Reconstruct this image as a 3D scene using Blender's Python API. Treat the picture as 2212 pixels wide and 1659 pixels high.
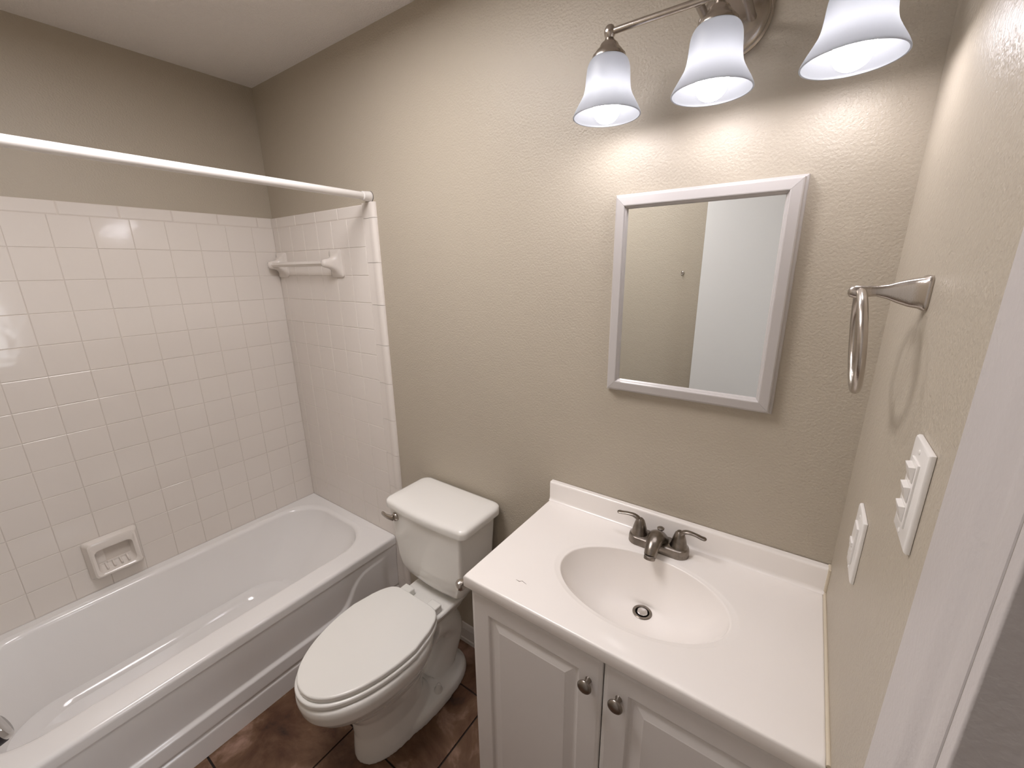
import bpy, bmesh, math, random
from mathutils import Vector, Matrix
random.seed(7)
for _o in list(bpy.data.objects):
    bpy.data.objects.remove(_o, do_unlink=True)
SC = bpy.context.scene
COL = SC.collection
PI = math.pi

# ------------------------------------------------------------------ camera
CAM = Vector((1.55917, -1.08184, 1.58443))
YAW, PITCH, ROLL, FPX = 0.61715, -0.27006, -0.01329, 900.37
sy, cy_, sp, cp = math.sin(YAW), math.cos(YAW), math.sin(PITCH), math.cos(PITCH)
fwd = Vector((-sy*cp, cy_*cp, sp)); rgt = Vector((cy_, sy, 0)); upv = rgt.cross(fwd)
r2 = math.cos(ROLL)*rgt + math.sin(ROLL)*upv
u2 = -math.sin(ROLL)*rgt + math.cos(ROLL)*upv
cam_data = bpy.data.cameras.new('camera'); cam = bpy.data.objects.new('camera', cam_data)
COL.objects.link(cam)
cam_data.sensor_fit = 'HORIZONTAL'; cam_data.sensor_width = 36.0
cam_data.lens = FPX*36.0/2212.0; cam_data.clip_start = 0.01
m = Matrix((( r2.x, u2.x, -fwd.x, CAM.x), (r2.y, u2.y, -fwd.y, CAM.y), (r2.z, u2.z, -fwd.z, CAM.z), (0, 0, 0, 1)))
cam.matrix_world = m
SC.camera = cam

# ------------------------------------------------------------------ world (dim daylight that reaches the hallway), exposure
world = bpy.data.worlds.new('world'); SC.world = world; world.use_nodes = True
world.node_tree.nodes['Background'].inputs[0].default_value = (0.80, 0.86, 1.0, 1)
world.node_tree.nodes['Background'].inputs[1].default_value = 0.4
SC.view_settings.view_transform = 'Standard'
SC.view_settings.look = 'None'
SC.view_settings.gamma = 1.0
SC.view_settings.use_curve_mapping = False
SC.view_settings.exposure = 0.19
BULB = 38.0
# added unseen fill light, standing in for daylight from across the doorway
DOOR_FILL = 38.0
wl = bpy.data.lights.new('doorway_fill_light', 'AREA'); wl.shape = 'RECTANGLE'; wl.size = 1.5; wl.size_y = 1.5
wl.energy = DOOR_FILL; wl.color = (0.93, 0.95, 1.0)
wo = bpy.data.objects.new('doorway_fill_light', wl); COL.objects.link(wo)
wo.location = (4.28, -0.10, 1.45); wo.rotation_euler = (math.radians(90), 0, math.radians(90))

# ------------------------------------------------------------------ measures
XL, XR, YF, ZC = -0.600, 1.6843, -1.370, 2.369
P = 0.1085                      # tile pitch
ZR = 1.6738                     # a tile row line
ZTUB = 0.371
XT = 0.104                      # last full tile column line
XE = 0.1802                     # edge of the tile
TT = 0.008                      # tile thickness
ZTOP = ZR + P + 0.046

# ------------------------------------------------------------------ helpers
WORLD = {}
def link(name, me, mats, parent=None, smooth=False):
    if not isinstance(mats, (list, tuple)): mats = [mats]
    for mt in mats: me.materials.append(mt)
    # origin at the middle of the mesh's foot
    xs = [v.co.x for v in me.vertices]; ys = [v.co.y for v in me.vertices]; zs = [v.co.z for v in me.vertices]
    org = Vector(((min(xs)+max(xs))/2, (min(ys)+max(ys))/2, min(zs)))
    if parent is None and name.split('_')[0] in ('wall', 'floor', 'ceiling'): org = Vector((0, 0, 0))
    me.transform(Matrix.Translation(-org))
    o = bpy.data.objects.new(name, me); COL.objects.link(o)
    o.location = org - (WORLD[parent.name] if parent else Vector((0, 0, 0)))
    if parent: o.parent = parent
    WORLD[o.name] = org
    if smooth:
        for p in me.polygons: p.use_smooth = True
    return o

def obj(name, bm, mats, parent=None, smooth=False, bevel=0, seg=2, angle=40):
    bmesh.ops.recalc_face_normals(bm, faces=bm.faces[:])
    me = bpy.data.meshes.new(name); bm.to_mesh(me); bm.free()
    o = link(name, me, mats, parent, smooth or bevel > 0)
    if bevel:
        b = o.modifiers.new('bevel', 'BEVEL'); b.width = bevel; b.segments = seg
        b.limit_method = 'ANGLE'; b.angle_limit = math.radians(angle); b.harden_normals = True
    if smooth:
        try:
            for e in me.edges:
                pass
            sharp_by_angle(me, math.radians(38))
        except Exception:
            pass
    return o

def sharp_by_angle(me, ang):
    b = bmesh.new(); b.from_mesh(me)
    for e in b.edges:
        if len(e.link_faces) == 2:
            e.smooth = e.calc_face_angle(0) < ang
    b.to_mesh(me); b.free()

def thing(name, label, cat, loc, group=None):
    o = bpy.data.objects.new(name, None); COL.objects.link(o)
    o.empty_display_size = 0.05; o.location = loc
    WORLD[o.name] = Vector(loc)
    o['label'] = label; o['category'] = cat
    if group: o['group'] = group
    return o

def tag(o, label, cat, group=None):
    o['label'] = label; o['category'] = cat
    if group: o['group'] = group
    return o

def struct(o):
    o['kind'] = 'structure'; return o

def bx(bm, x0, x1, y0, y1, z0, z1, mi=0):
    vs = [bm.verts.new((x, y, z)) for z in (z0, z1) for y in (y0, y1) for x in (x0, x1)]
    F = [(0, 2, 3, 1), (4, 5, 7, 6), (0, 1, 5, 4), (2, 6, 7, 3), (0, 4, 6, 2), (1, 3, 7, 5)]
    for f in F:
        fc = bm.faces.new([vs[i] for i in f]); fc.material_index = mi
    return vs

def loft(bm, rings, cap0=True, cap1=True, closed=True, mi=0):
    R = [[bm.verts.new(p) for p in r] for r in rings]
    n = len(R[0])
    for a, b in zip(R, R[1:]):
        rng = range(n) if closed else range(n-1)
        for i in rng:
            j = (i+1) % n
            f = bm.faces.new((a[i], a[j], b[j], b[i])); f.material_index = mi
    if cap0: bm.faces.new(list(reversed(R[0]))).material_index = mi
    if cap1: bm.faces.new(R[-1]).material_index = mi
    return R

def frame_for(d):
    d = d.normalized()
    ref = Vector((0, 0, 1)) if abs(d.z) < 0.95 else Vector((0, 1, 0))
    a = ref.cross(d).normalized(); b = d.cross(a).normalized()
    return a, b

def lathe(bm, prof, origin, axis, n=32, mi=0, cap0=True, cap1=True, sq=2.0, rot=0.0):
    """prof: (radius, distance along axis)"""
    d = Vector(axis).normalized(); a, b = frame_for(d); origin = Vector(origin)
    rings = []
    for r, h in prof:
        ring = []
        for i in range(n):
            t = 2*PI*i/n
            c, s = math.cos(t), math.sin(t)
            k = (abs(c)**sq + abs(s)**sq)**(-1.0/sq)
            c2, s2 = c*k, s*k
            cr, sr = math.cos(rot), math.sin(rot)
            ring.append(origin + d*h + a*(r*(c2*cr-s2*sr)) + b*(r*(c2*sr+s2*cr)))
        rings.append(ring)
    return loft(bm, rings, cap0, cap1, mi=mi)

def sweep(bm, pts, radii, n=16, up=None, closed=False, mi=0):
    """tube along pts; radii per point: r or (across, along up)"""
    pts = [Vector(p) for p in pts]; N = len(pts); rings = []
    a = None
    for i in range(N):
        if closed: d = pts[(i+1) % N]-pts[i-1]
        else: d = pts[min(i+1, N-1)]-pts[max(i-1, 0)]
        d.normalize()
        if up is not None:
            a = Vector(up).cross(d).normalized(); b = d.cross(a).normalized()
        else:
            if a is None: a, b = frame_for(d)
            else:
                a = (a - d*a.dot(d)).normalized(); b = d.cross(a).normalized()
        r = radii[i] if isinstance(radii, (list, tuple)) else radii
        ra, rb = r if isinstance(r, (list, tuple)) else (r, r)
        rings.append([pts[i] + a*(ra*math.cos(2*PI*k/n)) + b*(rb*math.sin(2*PI*k/n)) for k in range(n)])
    if closed: rings.append(rings[0])
    if closed:
        R = [[bm.verts.new(p) for p in r] for r in rings[:-1]]; R.append(R[0])
        for A, B in zip(R, R[1:]):
            for k in range(n):
                f = bm.faces.new((A[k], A[(k+1) % n], B[(k+1) % n], B[k])); f.material_index = mi
    else:
        loft(bm, rings, mi=mi)

def smooth_path(ctrl, n=8):
    """catmull-rom through tuples of any length"""
    out = []; C = [ctrl[0]] + list(ctrl) + [ctrl[-1]]
    for i in range(1, len(C)-2):
        p0, p1, p2, p3 = C[i-1], C[i], C[i+1], C[i+2]
        for k in range(n):
            t = k/n
            out.append(tuple(0.5*((2*b)+(-a+c)*t+(2*a-5*b+4*c-d)*t*t+(-a+3*b-3*c+d)*t**3) for a, b, c, d in zip(p0, p1, p2, p3)))
    out.append(tuple(ctrl[-1])); return out

def sring(cx, cy, z, a, b, n=2.0, N=64, bf=None, nf=None):
    """superellipse ring; b toward +y, bf toward -y"""
    out = []
    for i in range(N):
        t = 2*PI*i/N; c, s = math.cos(t), math.sin(t)
        e = n if s >= 0 else (nf or n)
        bb = b if s >= 0 else (bf or b)
        out.append(Vector((cx + a*math.copysign(abs(c)**(2/e), c), cy + bb*math.copysign(abs(s)**(2/e), s), z)))
    return out

def remeshed(name, bm, mat, parent, voxel=0.005, it=6, fac=0.6):
    bmesh.ops.recalc_face_normals(bm, faces=bm.faces[:])
    me = bpy.data.meshes.new('tmp'); bm.to_mesh(me); bm.free()
    o = bpy.data.objects.new('tmp', me); COL.objects.link(o)
    r = o.modifiers.new('r', 'REMESH'); r.mode = 'VOXEL'; r.voxel_size = voxel
    s = o.modifiers.new('s', 'SMOOTH'); s.factor = fac; s.iterations = it
    dg = bpy.context.evaluated_depsgraph_get()
    me2 = bpy.data.meshes.new_from_object(o.evaluated_get(dg))
    bpy.data.objects.remove(o, do_unlink=True); me2.name = name
    me2.materials.clear()
    return link(name, me2, mat, parent, True)

# ------------------------------------------------------------------ materials
def mat(name, col, rough=0.5, metal=0.0, spec=0.5, bump=None, coat=0.0, vary=None, ior=None):
    """bump: (noise scale, distance, detail); vary: (scale, colour2, amount)"""
    mt = bpy.data.materials.new(name); mt.use_nodes = True
    nt = mt.node_tree; b = nt.nodes['Principled BSDF']
    b.inputs['Base Color'].default_value = (*col, 1); b.inputs['Roughness'].default_value = rough
    b.inputs['Metallic'].default_value = metal; b.inputs['Specular IOR Level'].default_value = spec
    if coat: b.inputs['Coat Weight'].default_value = coat; b.inputs['Coat Roughness'].default_value = 0.04
    tc = nt.nodes.new('ShaderNodeTexCoord')
    if bump:
        last = None
        for sc_, dist, det in (bump if isinstance(bump[0], (list, tuple)) else [bump]):
            nz = nt.nodes.new('ShaderNodeTexNoise'); nz.inputs['Scale'].default_value = sc_; nz.inputs['Detail'].default_value = det
            bp = nt.nodes.new('ShaderNodeBump'); bp.inputs['Distance'].default_value = dist; bp.inputs['Strength'].default_value = 1.0
            nt.links.new(tc.outputs['Object'], nz.inputs['Vector']); nt.links.new(nz.outputs['Fac'], bp.inputs['Height'])
            if last: nt.links.new(last.outputs['Normal'], bp.inputs['Normal'])
            last = bp
        nt.links.new(last.outputs['Normal'], b.inputs['Normal'])
    if vary:
        nz = nt.nodes.new('ShaderNodeTexNoise'); nz.inputs['Scale'].default_value = vary[0]; nz.inputs['Detail'].default_value = 4
        mx = nt.nodes.new('ShaderNodeMix'); mx.data_type = 'RGBA'
        rp = nt.nodes.new('ShaderNodeMapRange'); rp.inputs[1].default_value = 0.35; rp.inputs[2].default_value = 0.65; rp.inputs[4].default_value = vary[2]
        nt.links.new(tc.outputs['Object'], nz.inputs['Vector']); nt.links.new(nz.outputs['Fac'], rp.inputs[0]); nt.links.new(rp.outputs[0], mx.inputs[0])
        mx.inputs[6].default_value = (*col, 1); mx.inputs[7].default_value = (*vary[1], 1)
        nt.links.new(mx.outputs[2], b.inputs['Base Color'])
    return mt

M = {}
PAINT = (0.470, 0.415, 0.332)
M['wall'] = mat('beige_satin_paint', PAINT, 0.42, spec=0.4, bump=[(185, 0.0014, 2), (22, 0.0012, 2)])
M['ceil'] = mat('ceiling_paint', (0.84, 0.80, 0.765), 0.9, spec=0.2, bump=(180, 0.004, 3))
M['trim'] = mat('white_trim_paint', (0.66, 0.62, 0.58), 0.38, bump=(90, 0.0004, 2))
M['trim2'] = mat('casing_paint', (0.55, 0.515, 0.50), 0.42, bump=(180, 0.0005, 2))
M['tile'] = mat('glazed_tile', (0.79, 0.735, 0.68), 0.11, bump=(14, 0.0009, 2))
M['grout'] = mat('grout', (0.69, 0.63, 0.57), 0.85)
M['enamel'] = mat('tub_enamel', (0.88, 0.86, 0.84), 0.10, bump=(9, 0.0008, 2))
M['porc'] = mat('porcelain', (0.84, 0.82, 0.775), 0.07)
M['seat'] = mat('seat_plastic', (0.83, 0.815, 0.77), 0.18)
M['top'] = mat('cultured_marble', (0.91, 0.865, 0.82), 0.20)
M['cab'] = mat('cabinet_foil', (0.74, 0.70, 0.665), 0.40)
M['cabin'] = mat('cabinet_gap', (0.03, 0.025, 0.02), 0.8)
M['white'] = mat('white_plastic', (0.80, 0.77, 0.73), 0.28)
M['rod'] = mat('white_enamelled_rod', (0.84, 0.81, 0.78), 0.22)
M['nickel'] = mat('brushed_nickel', (0.50, 0.455, 0.41), 0.27, metal=1.0, bump=(600, 0.0001, 1))
M['faucet'] = mat('worn_nickel', (0.20, 0.175, 0.15), 0.30, metal=1.0, vary=(60, (0.30, 0.265, 0.23), 1.0))
M['knob'] = mat('knob_nickel', (0.30, 0.265, 0.23), 0.30, metal=1.0)
M['chrome'] = mat('chrome', (0.62, 0.60, 0.58), 0.12, metal=1.0)
M['dark'] = mat('dark_rubber', (0.02, 0.015, 0.02), 0.5)
M['door'] = mat('door_paint', (0.72, 0.71, 0.69), 0.40, bump=(30, 0.0004, 2))
M['mirror'] = mat('mirror_silver', (0.86, 0.88, 0.87), 0.0, metal=1.0)
M['caulk'] = mat('caulk', (0.66, 0.58, 0.45), 0.6)
M['scuff'] = mat('scuff_grey', (0.30, 0.26, 0.22), 0.6)
M['frame'] = mat('mirror_frame_white', (0.51, 0.48, 0.46), 0.30)

def floor_material():
    mt = bpy.data.materials.new('slate_look_tile'); mt.use_nodes = True; nt = mt.node_tree; b = nt.nodes['Principled BSDF']
    tc = nt.nodes.new('ShaderNodeTexCoord')
    n1 = nt.nodes.new('ShaderNodeTexNoise'); n1.inputs['Scale'].default_value = 5.5; n1.inputs['Detail'].default_value = 6; n1.inputs['Roughness'].default_value = 0.6
    n1.inputs['Distortion'].default_value = 0.6
    cr = nt.nodes.new('ShaderNodeValToRGB'); e = cr.color_ramp.elements
    e[0].position = 0.30; e[0].color = (0.020, 0.009, 0.005, 1)
    e[1].position = 0.70; e[1].color = (0.40, 0.25, 0.19, 1)
    k = e.new(0.42); k.color = (0.085, 0.034, 0.014, 1)
    k = e.new(0.54); k.color = (0.15, 0.078, 0.040, 1)
    nt.links.new(tc.outputs['Object'], n1.inputs['Vector']); nt.links.new(n1.outputs['Fac'], cr.inputs[0]); nt.links.new(cr.outputs[0], b.inputs['Base Color'])
    b.inputs['Roughness'].default_value = 0.55
    bp = nt.nodes.new('ShaderNodeBump'); bp.inputs['Distance'].default_value = 0.003
    n2 = nt.nodes.new('ShaderNodeTexNoise'); n2.inputs['Scale'].default_value = 14; n2.inputs['Detail'].default_value = 5
    nt.links.new(tc.outputs['Object'], n2.inputs['Vector']); nt.links.new(n2.outputs['Fac'], bp.inputs['Height']); nt.links.new(bp.outputs[0], b.inputs['Normal'])
    return mt
M['floor'] = floor_material()
M['fgrout'] = mat('floor_grout', (0.018, 0.012, 0.009), 0.9)

def glass_shade_material():
    mt = bpy.data.materials.new('frosted_glass'); mt.use_nodes = True; nt = mt.node_tree
    b = nt.nodes['Principled BSDF']; out = nt.nodes['Material Output']
    b.inputs['Base Color'].default_value = (0.22, 0.225, 0.23, 1); b.inputs['Roughness'].default_value = 0.35
    tr = nt.nodes.new('ShaderNodeBsdfTranslucent'); tr.inputs[0].default_value = (0.40, 0.405, 0.41, 1)
    mx = nt.nodes.new('ShaderNodeMixShader'); mx.inputs[0].default_value = 0.6
    nt.links.new(b.outputs[0], mx.inputs[1]); nt.links.new(tr.outputs[0], mx.inputs[2]); nt.links.new(mx.outputs[0], out.inputs[0])
    return mt
M['shade'] = glass_shade_material()
def emit(name, col, s):
    mt = bpy.data.materials.new(name); mt.use_nodes = True; nt = mt.node_tree
    b = nt.nodes['Principled BSDF']; b.inputs['Base Color'].default_value = (0.8, 0.8, 0.8, 1)
    b.inputs['Emission Color'].default_value = (*col, 1); b.inputs['Emission Strength'].default_value = s
    return mt
M['bulb'] = emit('lit_bulb', (1.0, 0.965, 1.03), BULB)
M['lit'] = emit('fill_light_diffuser', (1.0, 0.96, 0.98), 16.0)  # glow of the added ceiling fill light

# ------------------------------------------------------------------ room shell
WT = 0.10
bm = bmesh.new()
bx(bm, XL-WT, XR+2.7, -3.0, 1.5, -0.05, -0.004, 0)
FP = 0.3415; fx0 = 0.434-FP*4; fy0 = -0.167+FP*5
for i in range(16):
    for j in range(14):
        x0 = fx0+i*FP; y0 = fy0-(j+1)*FP
        xa, xb = max(x0+0.003, XL-0.05), min(x0+FP-0.003, XR+2.65); ya, yb = max(y0+0.003, -2.95), min(y0+FP-0.003, 1.45)
        if xb-xa < 0.01 or yb-ya < 0.01: continue
        bx(bm, xa, xb, ya, yb, -0.01, 0.0, 1)
floor = struct(obj('floor', bm, [M['fgrout'], M['floor']]))

bm = bmesh.new(); bx(bm, XL-WT, XR+2.7, -3.0, 1.5, ZC, ZC+0.08)
struct(obj('ceiling', bm, M['ceil']))
bm = bmesh.new(); bx(bm, XL-WT, XR+WT, 0, WT, -0.05, ZC+0.05)
wall_back = struct(obj('wall_back', bm, M['wall']))
bm = bmesh.new(); bx(bm, XL-WT, XL, YF-WT, 0, -0.05, ZC+0.05)
wall_left = struct(obj('wall_left', bm, M['wall']))
bm = bmesh.new(); bx(bm, XL-WT, XR+WT, YF-WT, YF, -0.05, ZC+0.05)
wall_front = struct(obj('wall_front', bm, M['wall']))
YO, YH = -0.722, -1.302          # door opening
ZH = 2.03
bm = bmesh.new()
bx(bm, XR, XR+WT, YO, WT, -0.05, ZC+0.05); bx(bm, XR, XR+WT, YF-WT, YH, -0.05, ZC+0.05); bx(bm, XR, XR+WT, YH, YO, ZH, ZC+0.05)
wall_right = struct(obj('wall_right', bm, M['wall']))
bm = bmesh.new(); hx0, hx1 = XR+2.62, XR+2.72
for q in ((-3.0, -0.85, -0.05, ZC+0.05), (0.65, 1.5, -0.05, ZC+0.05), (-0.85, 0.65, -0.05, 0.70), (-0.85, 0.65, 2.20, ZC+0.05)):
    bx(bm, hx0, hx1, *q)
for q in ((XR+WT, hx0, 1.4, 1.5), (XR+WT, hx0, -3.0, -2.9), (XR+0.0, XR+WT, WT, 1.4), (XR+0.0, XR+WT, -2.9, YF-WT)):
    bx(bm, *q, -0.05, ZC+0.05)
struct(obj('wall_hall', bm, M['wall']))

# wall tiles -------------------------------------------------------------
def tile(bm, T, u0, u1, v0, v1, th=TT, g=0.0006, bv=0.0016, tilt=0.0012, mi=0):
    """T maps (u, v, height) to world"""
    a, b = random.uniform(-tilt, tilt), random.uniform(-tilt, tilt)
    u0 += g; u1 -= g; v0 += g; v1 -= g
    def q(u, v, h): return T(u, v, h + (a*(u-(u0+u1)/2)+b*(v-(v0+v1)/2))*4)
    rings = [[T(u0, v0, 0), T(u1, v0, 0), T(u1, v1, 0), T(u0, v1, 0)]]
    for ins, h in ((0, th-bv), (bv*0.35, th-bv*0.35), (bv, th)):
        rings.append([q(u0+ins, v0+ins, h), q(u1-ins, v0+ins, h), q(u1-ins, v1-ins, h), q(u0+ins, v1-ins, h)])
    loft(bm, rings, cap0=False, mi=mi)
# left wall: u = -y
TL = lambda u, v, h: Vector((XL+h, -u, v))
TB = lambda u, v, h: Vector((u, -h, v))
y0t = 0.1042
bm = bmesh.new()
bx(bm, XL, XL+TT-0.0016, YF, 0, ZTUB-0.02, ZTOP-0.001, 1)
k = -1; rows = []
z = ZR+P
while z > ZTUB-0.0:
    rows.append((max(z-P, ZTUB), z)); z -= P
SX = (0.755, 0.9205); SZ = (ZR-11.5*P, ZR-10*P)      # soap dish cut-out
for (za, zb) in rows:
    u = y0t - P
    while u < -YF:
        ua, ub = max(u, 0.0085), min(u+P, -YF)
        if ub-ua > 0.004 and not (ua > SX[0]-0.05 and ub < SX[1]+0.05 and zb < SZ[1]+0.001 and za > SZ[0]-0.001):
            tile(bm, TL, ua, ub, za, zb)
        u += P
u = 0.0085; u -= P*0.9
while u < -YF:
    ua, ub = max(u, 0.0085), min(u+P*1.5, -YF)
    if ub-ua > 0.004: tile(bm, TL, ua, ub, ZR+P, ZTOP, bv=0.004)
    u += P*1.5
lt = obj('tile_surround', bm, [M['tile'], M['grout']], wall_left); 
bm = bmesh.new()
bx(bm, XL, XT+0.002, -(TT-0.0016), 0, ZTUB-0.02, ZTOP-0.001, 1)
for (za, zb) in rows:
    u = XT
    while u > XL:
        ua, ub = max(u-P, XL+TT*0.7), u
        if ub-ua > 0.004: tile(bm, TB, ua, ub, za, zb)
        u -= P
u = XT
while u > XL:
    ua = max(u-P*1.5, XL+TT*0.7)
    if u-ua > 0.004: tile(bm, TB, ua, u, ZR+P, ZTOP, bv=0.004)
    u -= P*1.5
bt = obj('tile_surround', bm, [M['tile'], M['grout']], wall_back)
# rounded edge trim pieces, 6 inch pieces running down to the floor
bm = bmesh.new()
def nose(bm, za, zb):
    prof = [(XT+0.001, 0.0), (XT+0.001, TT)]
    prof += [(XE-0.045, TT+0.0005), (XE-0.034, TT+0.003), (XE-0.024, TT+0.0055)]
    for i in range(9):
        t = PI/2*i/8
        prof.append((XE-0.016+0.016*math.sin(t), 0.0005+0.0135*math.cos(t)))
    prof.append((XE, 0.0))
    ins = 0.0012
    loft(bm, [[Vector((x, -h, zz)) for x, h in prof] for zz in (za+0.0006, zb-0.0006)])
za = ZTOP-0.03
nose(bm, ZTOP-0.052, ZTOP+0.004)
bx(bm, 0.075, XT+0.002, -TT+0.0005, 0, 0, ZTUB+0.01)
zt = ZTOP-0.052
while zt > 0.002:
    nose(bm, max(zt-1.5*P, 0.0), zt); zt -= 1.5*P
obj('edge_trim', bm, M['tile'], wall_back, smooth=True)

# baseboards ---------------------------------------------------------------
def baseboard(name, x0, x1, y):
    bm = bmesh.new()
    prof = [(0, 0), (0.013, 0), (0.013, 0.018), (0.010, 0.022), (0.010, 0.070), (0.007, 0.080), (0.004, 0.092), (0, 0.094)]
    loft(bm, [[Vector((x, y-d, z)) for d, z in prof] for x in (x0, x1)])
    return struct(obj(name, bm, M['trim']))
baseboard('baseboard_back', XE+0.001, 0.966, 0)
bm = bmesh.new(); bx(bm, XE, XR-0.7, YF, YF+0.012, 0, 0.09)
struct(obj('baseboard_front', bm, M['trim'], bevel=0.003))

# door casing and jamb -------------------------------------------------------
def casing(name, T, v0, v1):
    prof = [(-0.592, 0.0), (-0.592, 0.0035), (-0.600, 0.0045), (-0.668, 0.0065), (-0.676, 0.0055), (-0.684, 0.003), (-0.691, 0.0008),
            (-0.697, 0.0012), (-0.703, 0.0025), (-0.716, 0.0028), (-0.7215, 0.001), (-0.722, 0.0)]
    bm = bmesh.new(); loft(bm, [[T(u, v, h) for u, h in prof] for v in (v0, v1)])
    return struct(obj(name, bm, M['trim2'], smooth=True))
casing('trim_1', lambda u, v, h: Vector((XR-h, u, v)), 0.0, ZH+0.065)
bm = bmesh.new(); bx(bm, XR-0.006, XR, YH, YO, ZH-0.001, ZH+0.065)
struct(obj('trim_2', bm, M['trim2'], bevel=0.002))
bm = bmesh.new()
bx(bm, XR-0.0005, XR+WT+0.01, YO-0.016, YO, 0, ZH); bx(bm, XR+0.04, XR+0.075, YO-0.028, YO-0.016, 0, ZH)
bx(bm, XR+0.002, XR+WT+0.01, YH, YH+0.012, 0, ZH); bx(bm, XR, XR+WT+0.01, YH, YO, ZH-0.016, ZH)
struct(obj('trim_3', bm, M['trim2'], bevel=0.002))
# the open door, seen in the mirror
DX = 1.078
door = bpy.data.objects.new('door_1', None); COL.objects.link(door); door.location = (XR-0.004, -1.318, 0.012); WORLD['door_1'] = Vector(door.location); struct(door)
bm = bmesh.new(); bx(bm, DX, XR-0.006, -1.336, -1.302, 0.012, 2.02); obj('door_slab', bm, M['door'], door, bevel=0.0015)
for s, yy in ((1, -1.302), (-1, -1.336)):
    bm = bmesh.new()
    lathe(bm, [(0.030, 0), (0.030, 0.004), (0.012, 0.008), (0.010, 0.018)] + ([(0.022, 0.026), (0.026, 0.036), (0.022, 0.046), (0.010, 0.050)] if s > 0 else []), (DX+0.06, yy, 0.84), (0, s, 0))
    obj('door_knob', bm, M['nickel'], door, smooth=True)
for zz in (0.25, 1.0, 1.80):
    bm = bmesh.new(); lathe(bm, [(0.006, 0), (0.006, 0.08)], (XR-0.006, -1.297, zz), (0, 0, 1), n=12); obj('hinge', bm, M['nickel'], door, smooth=True)

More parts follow.
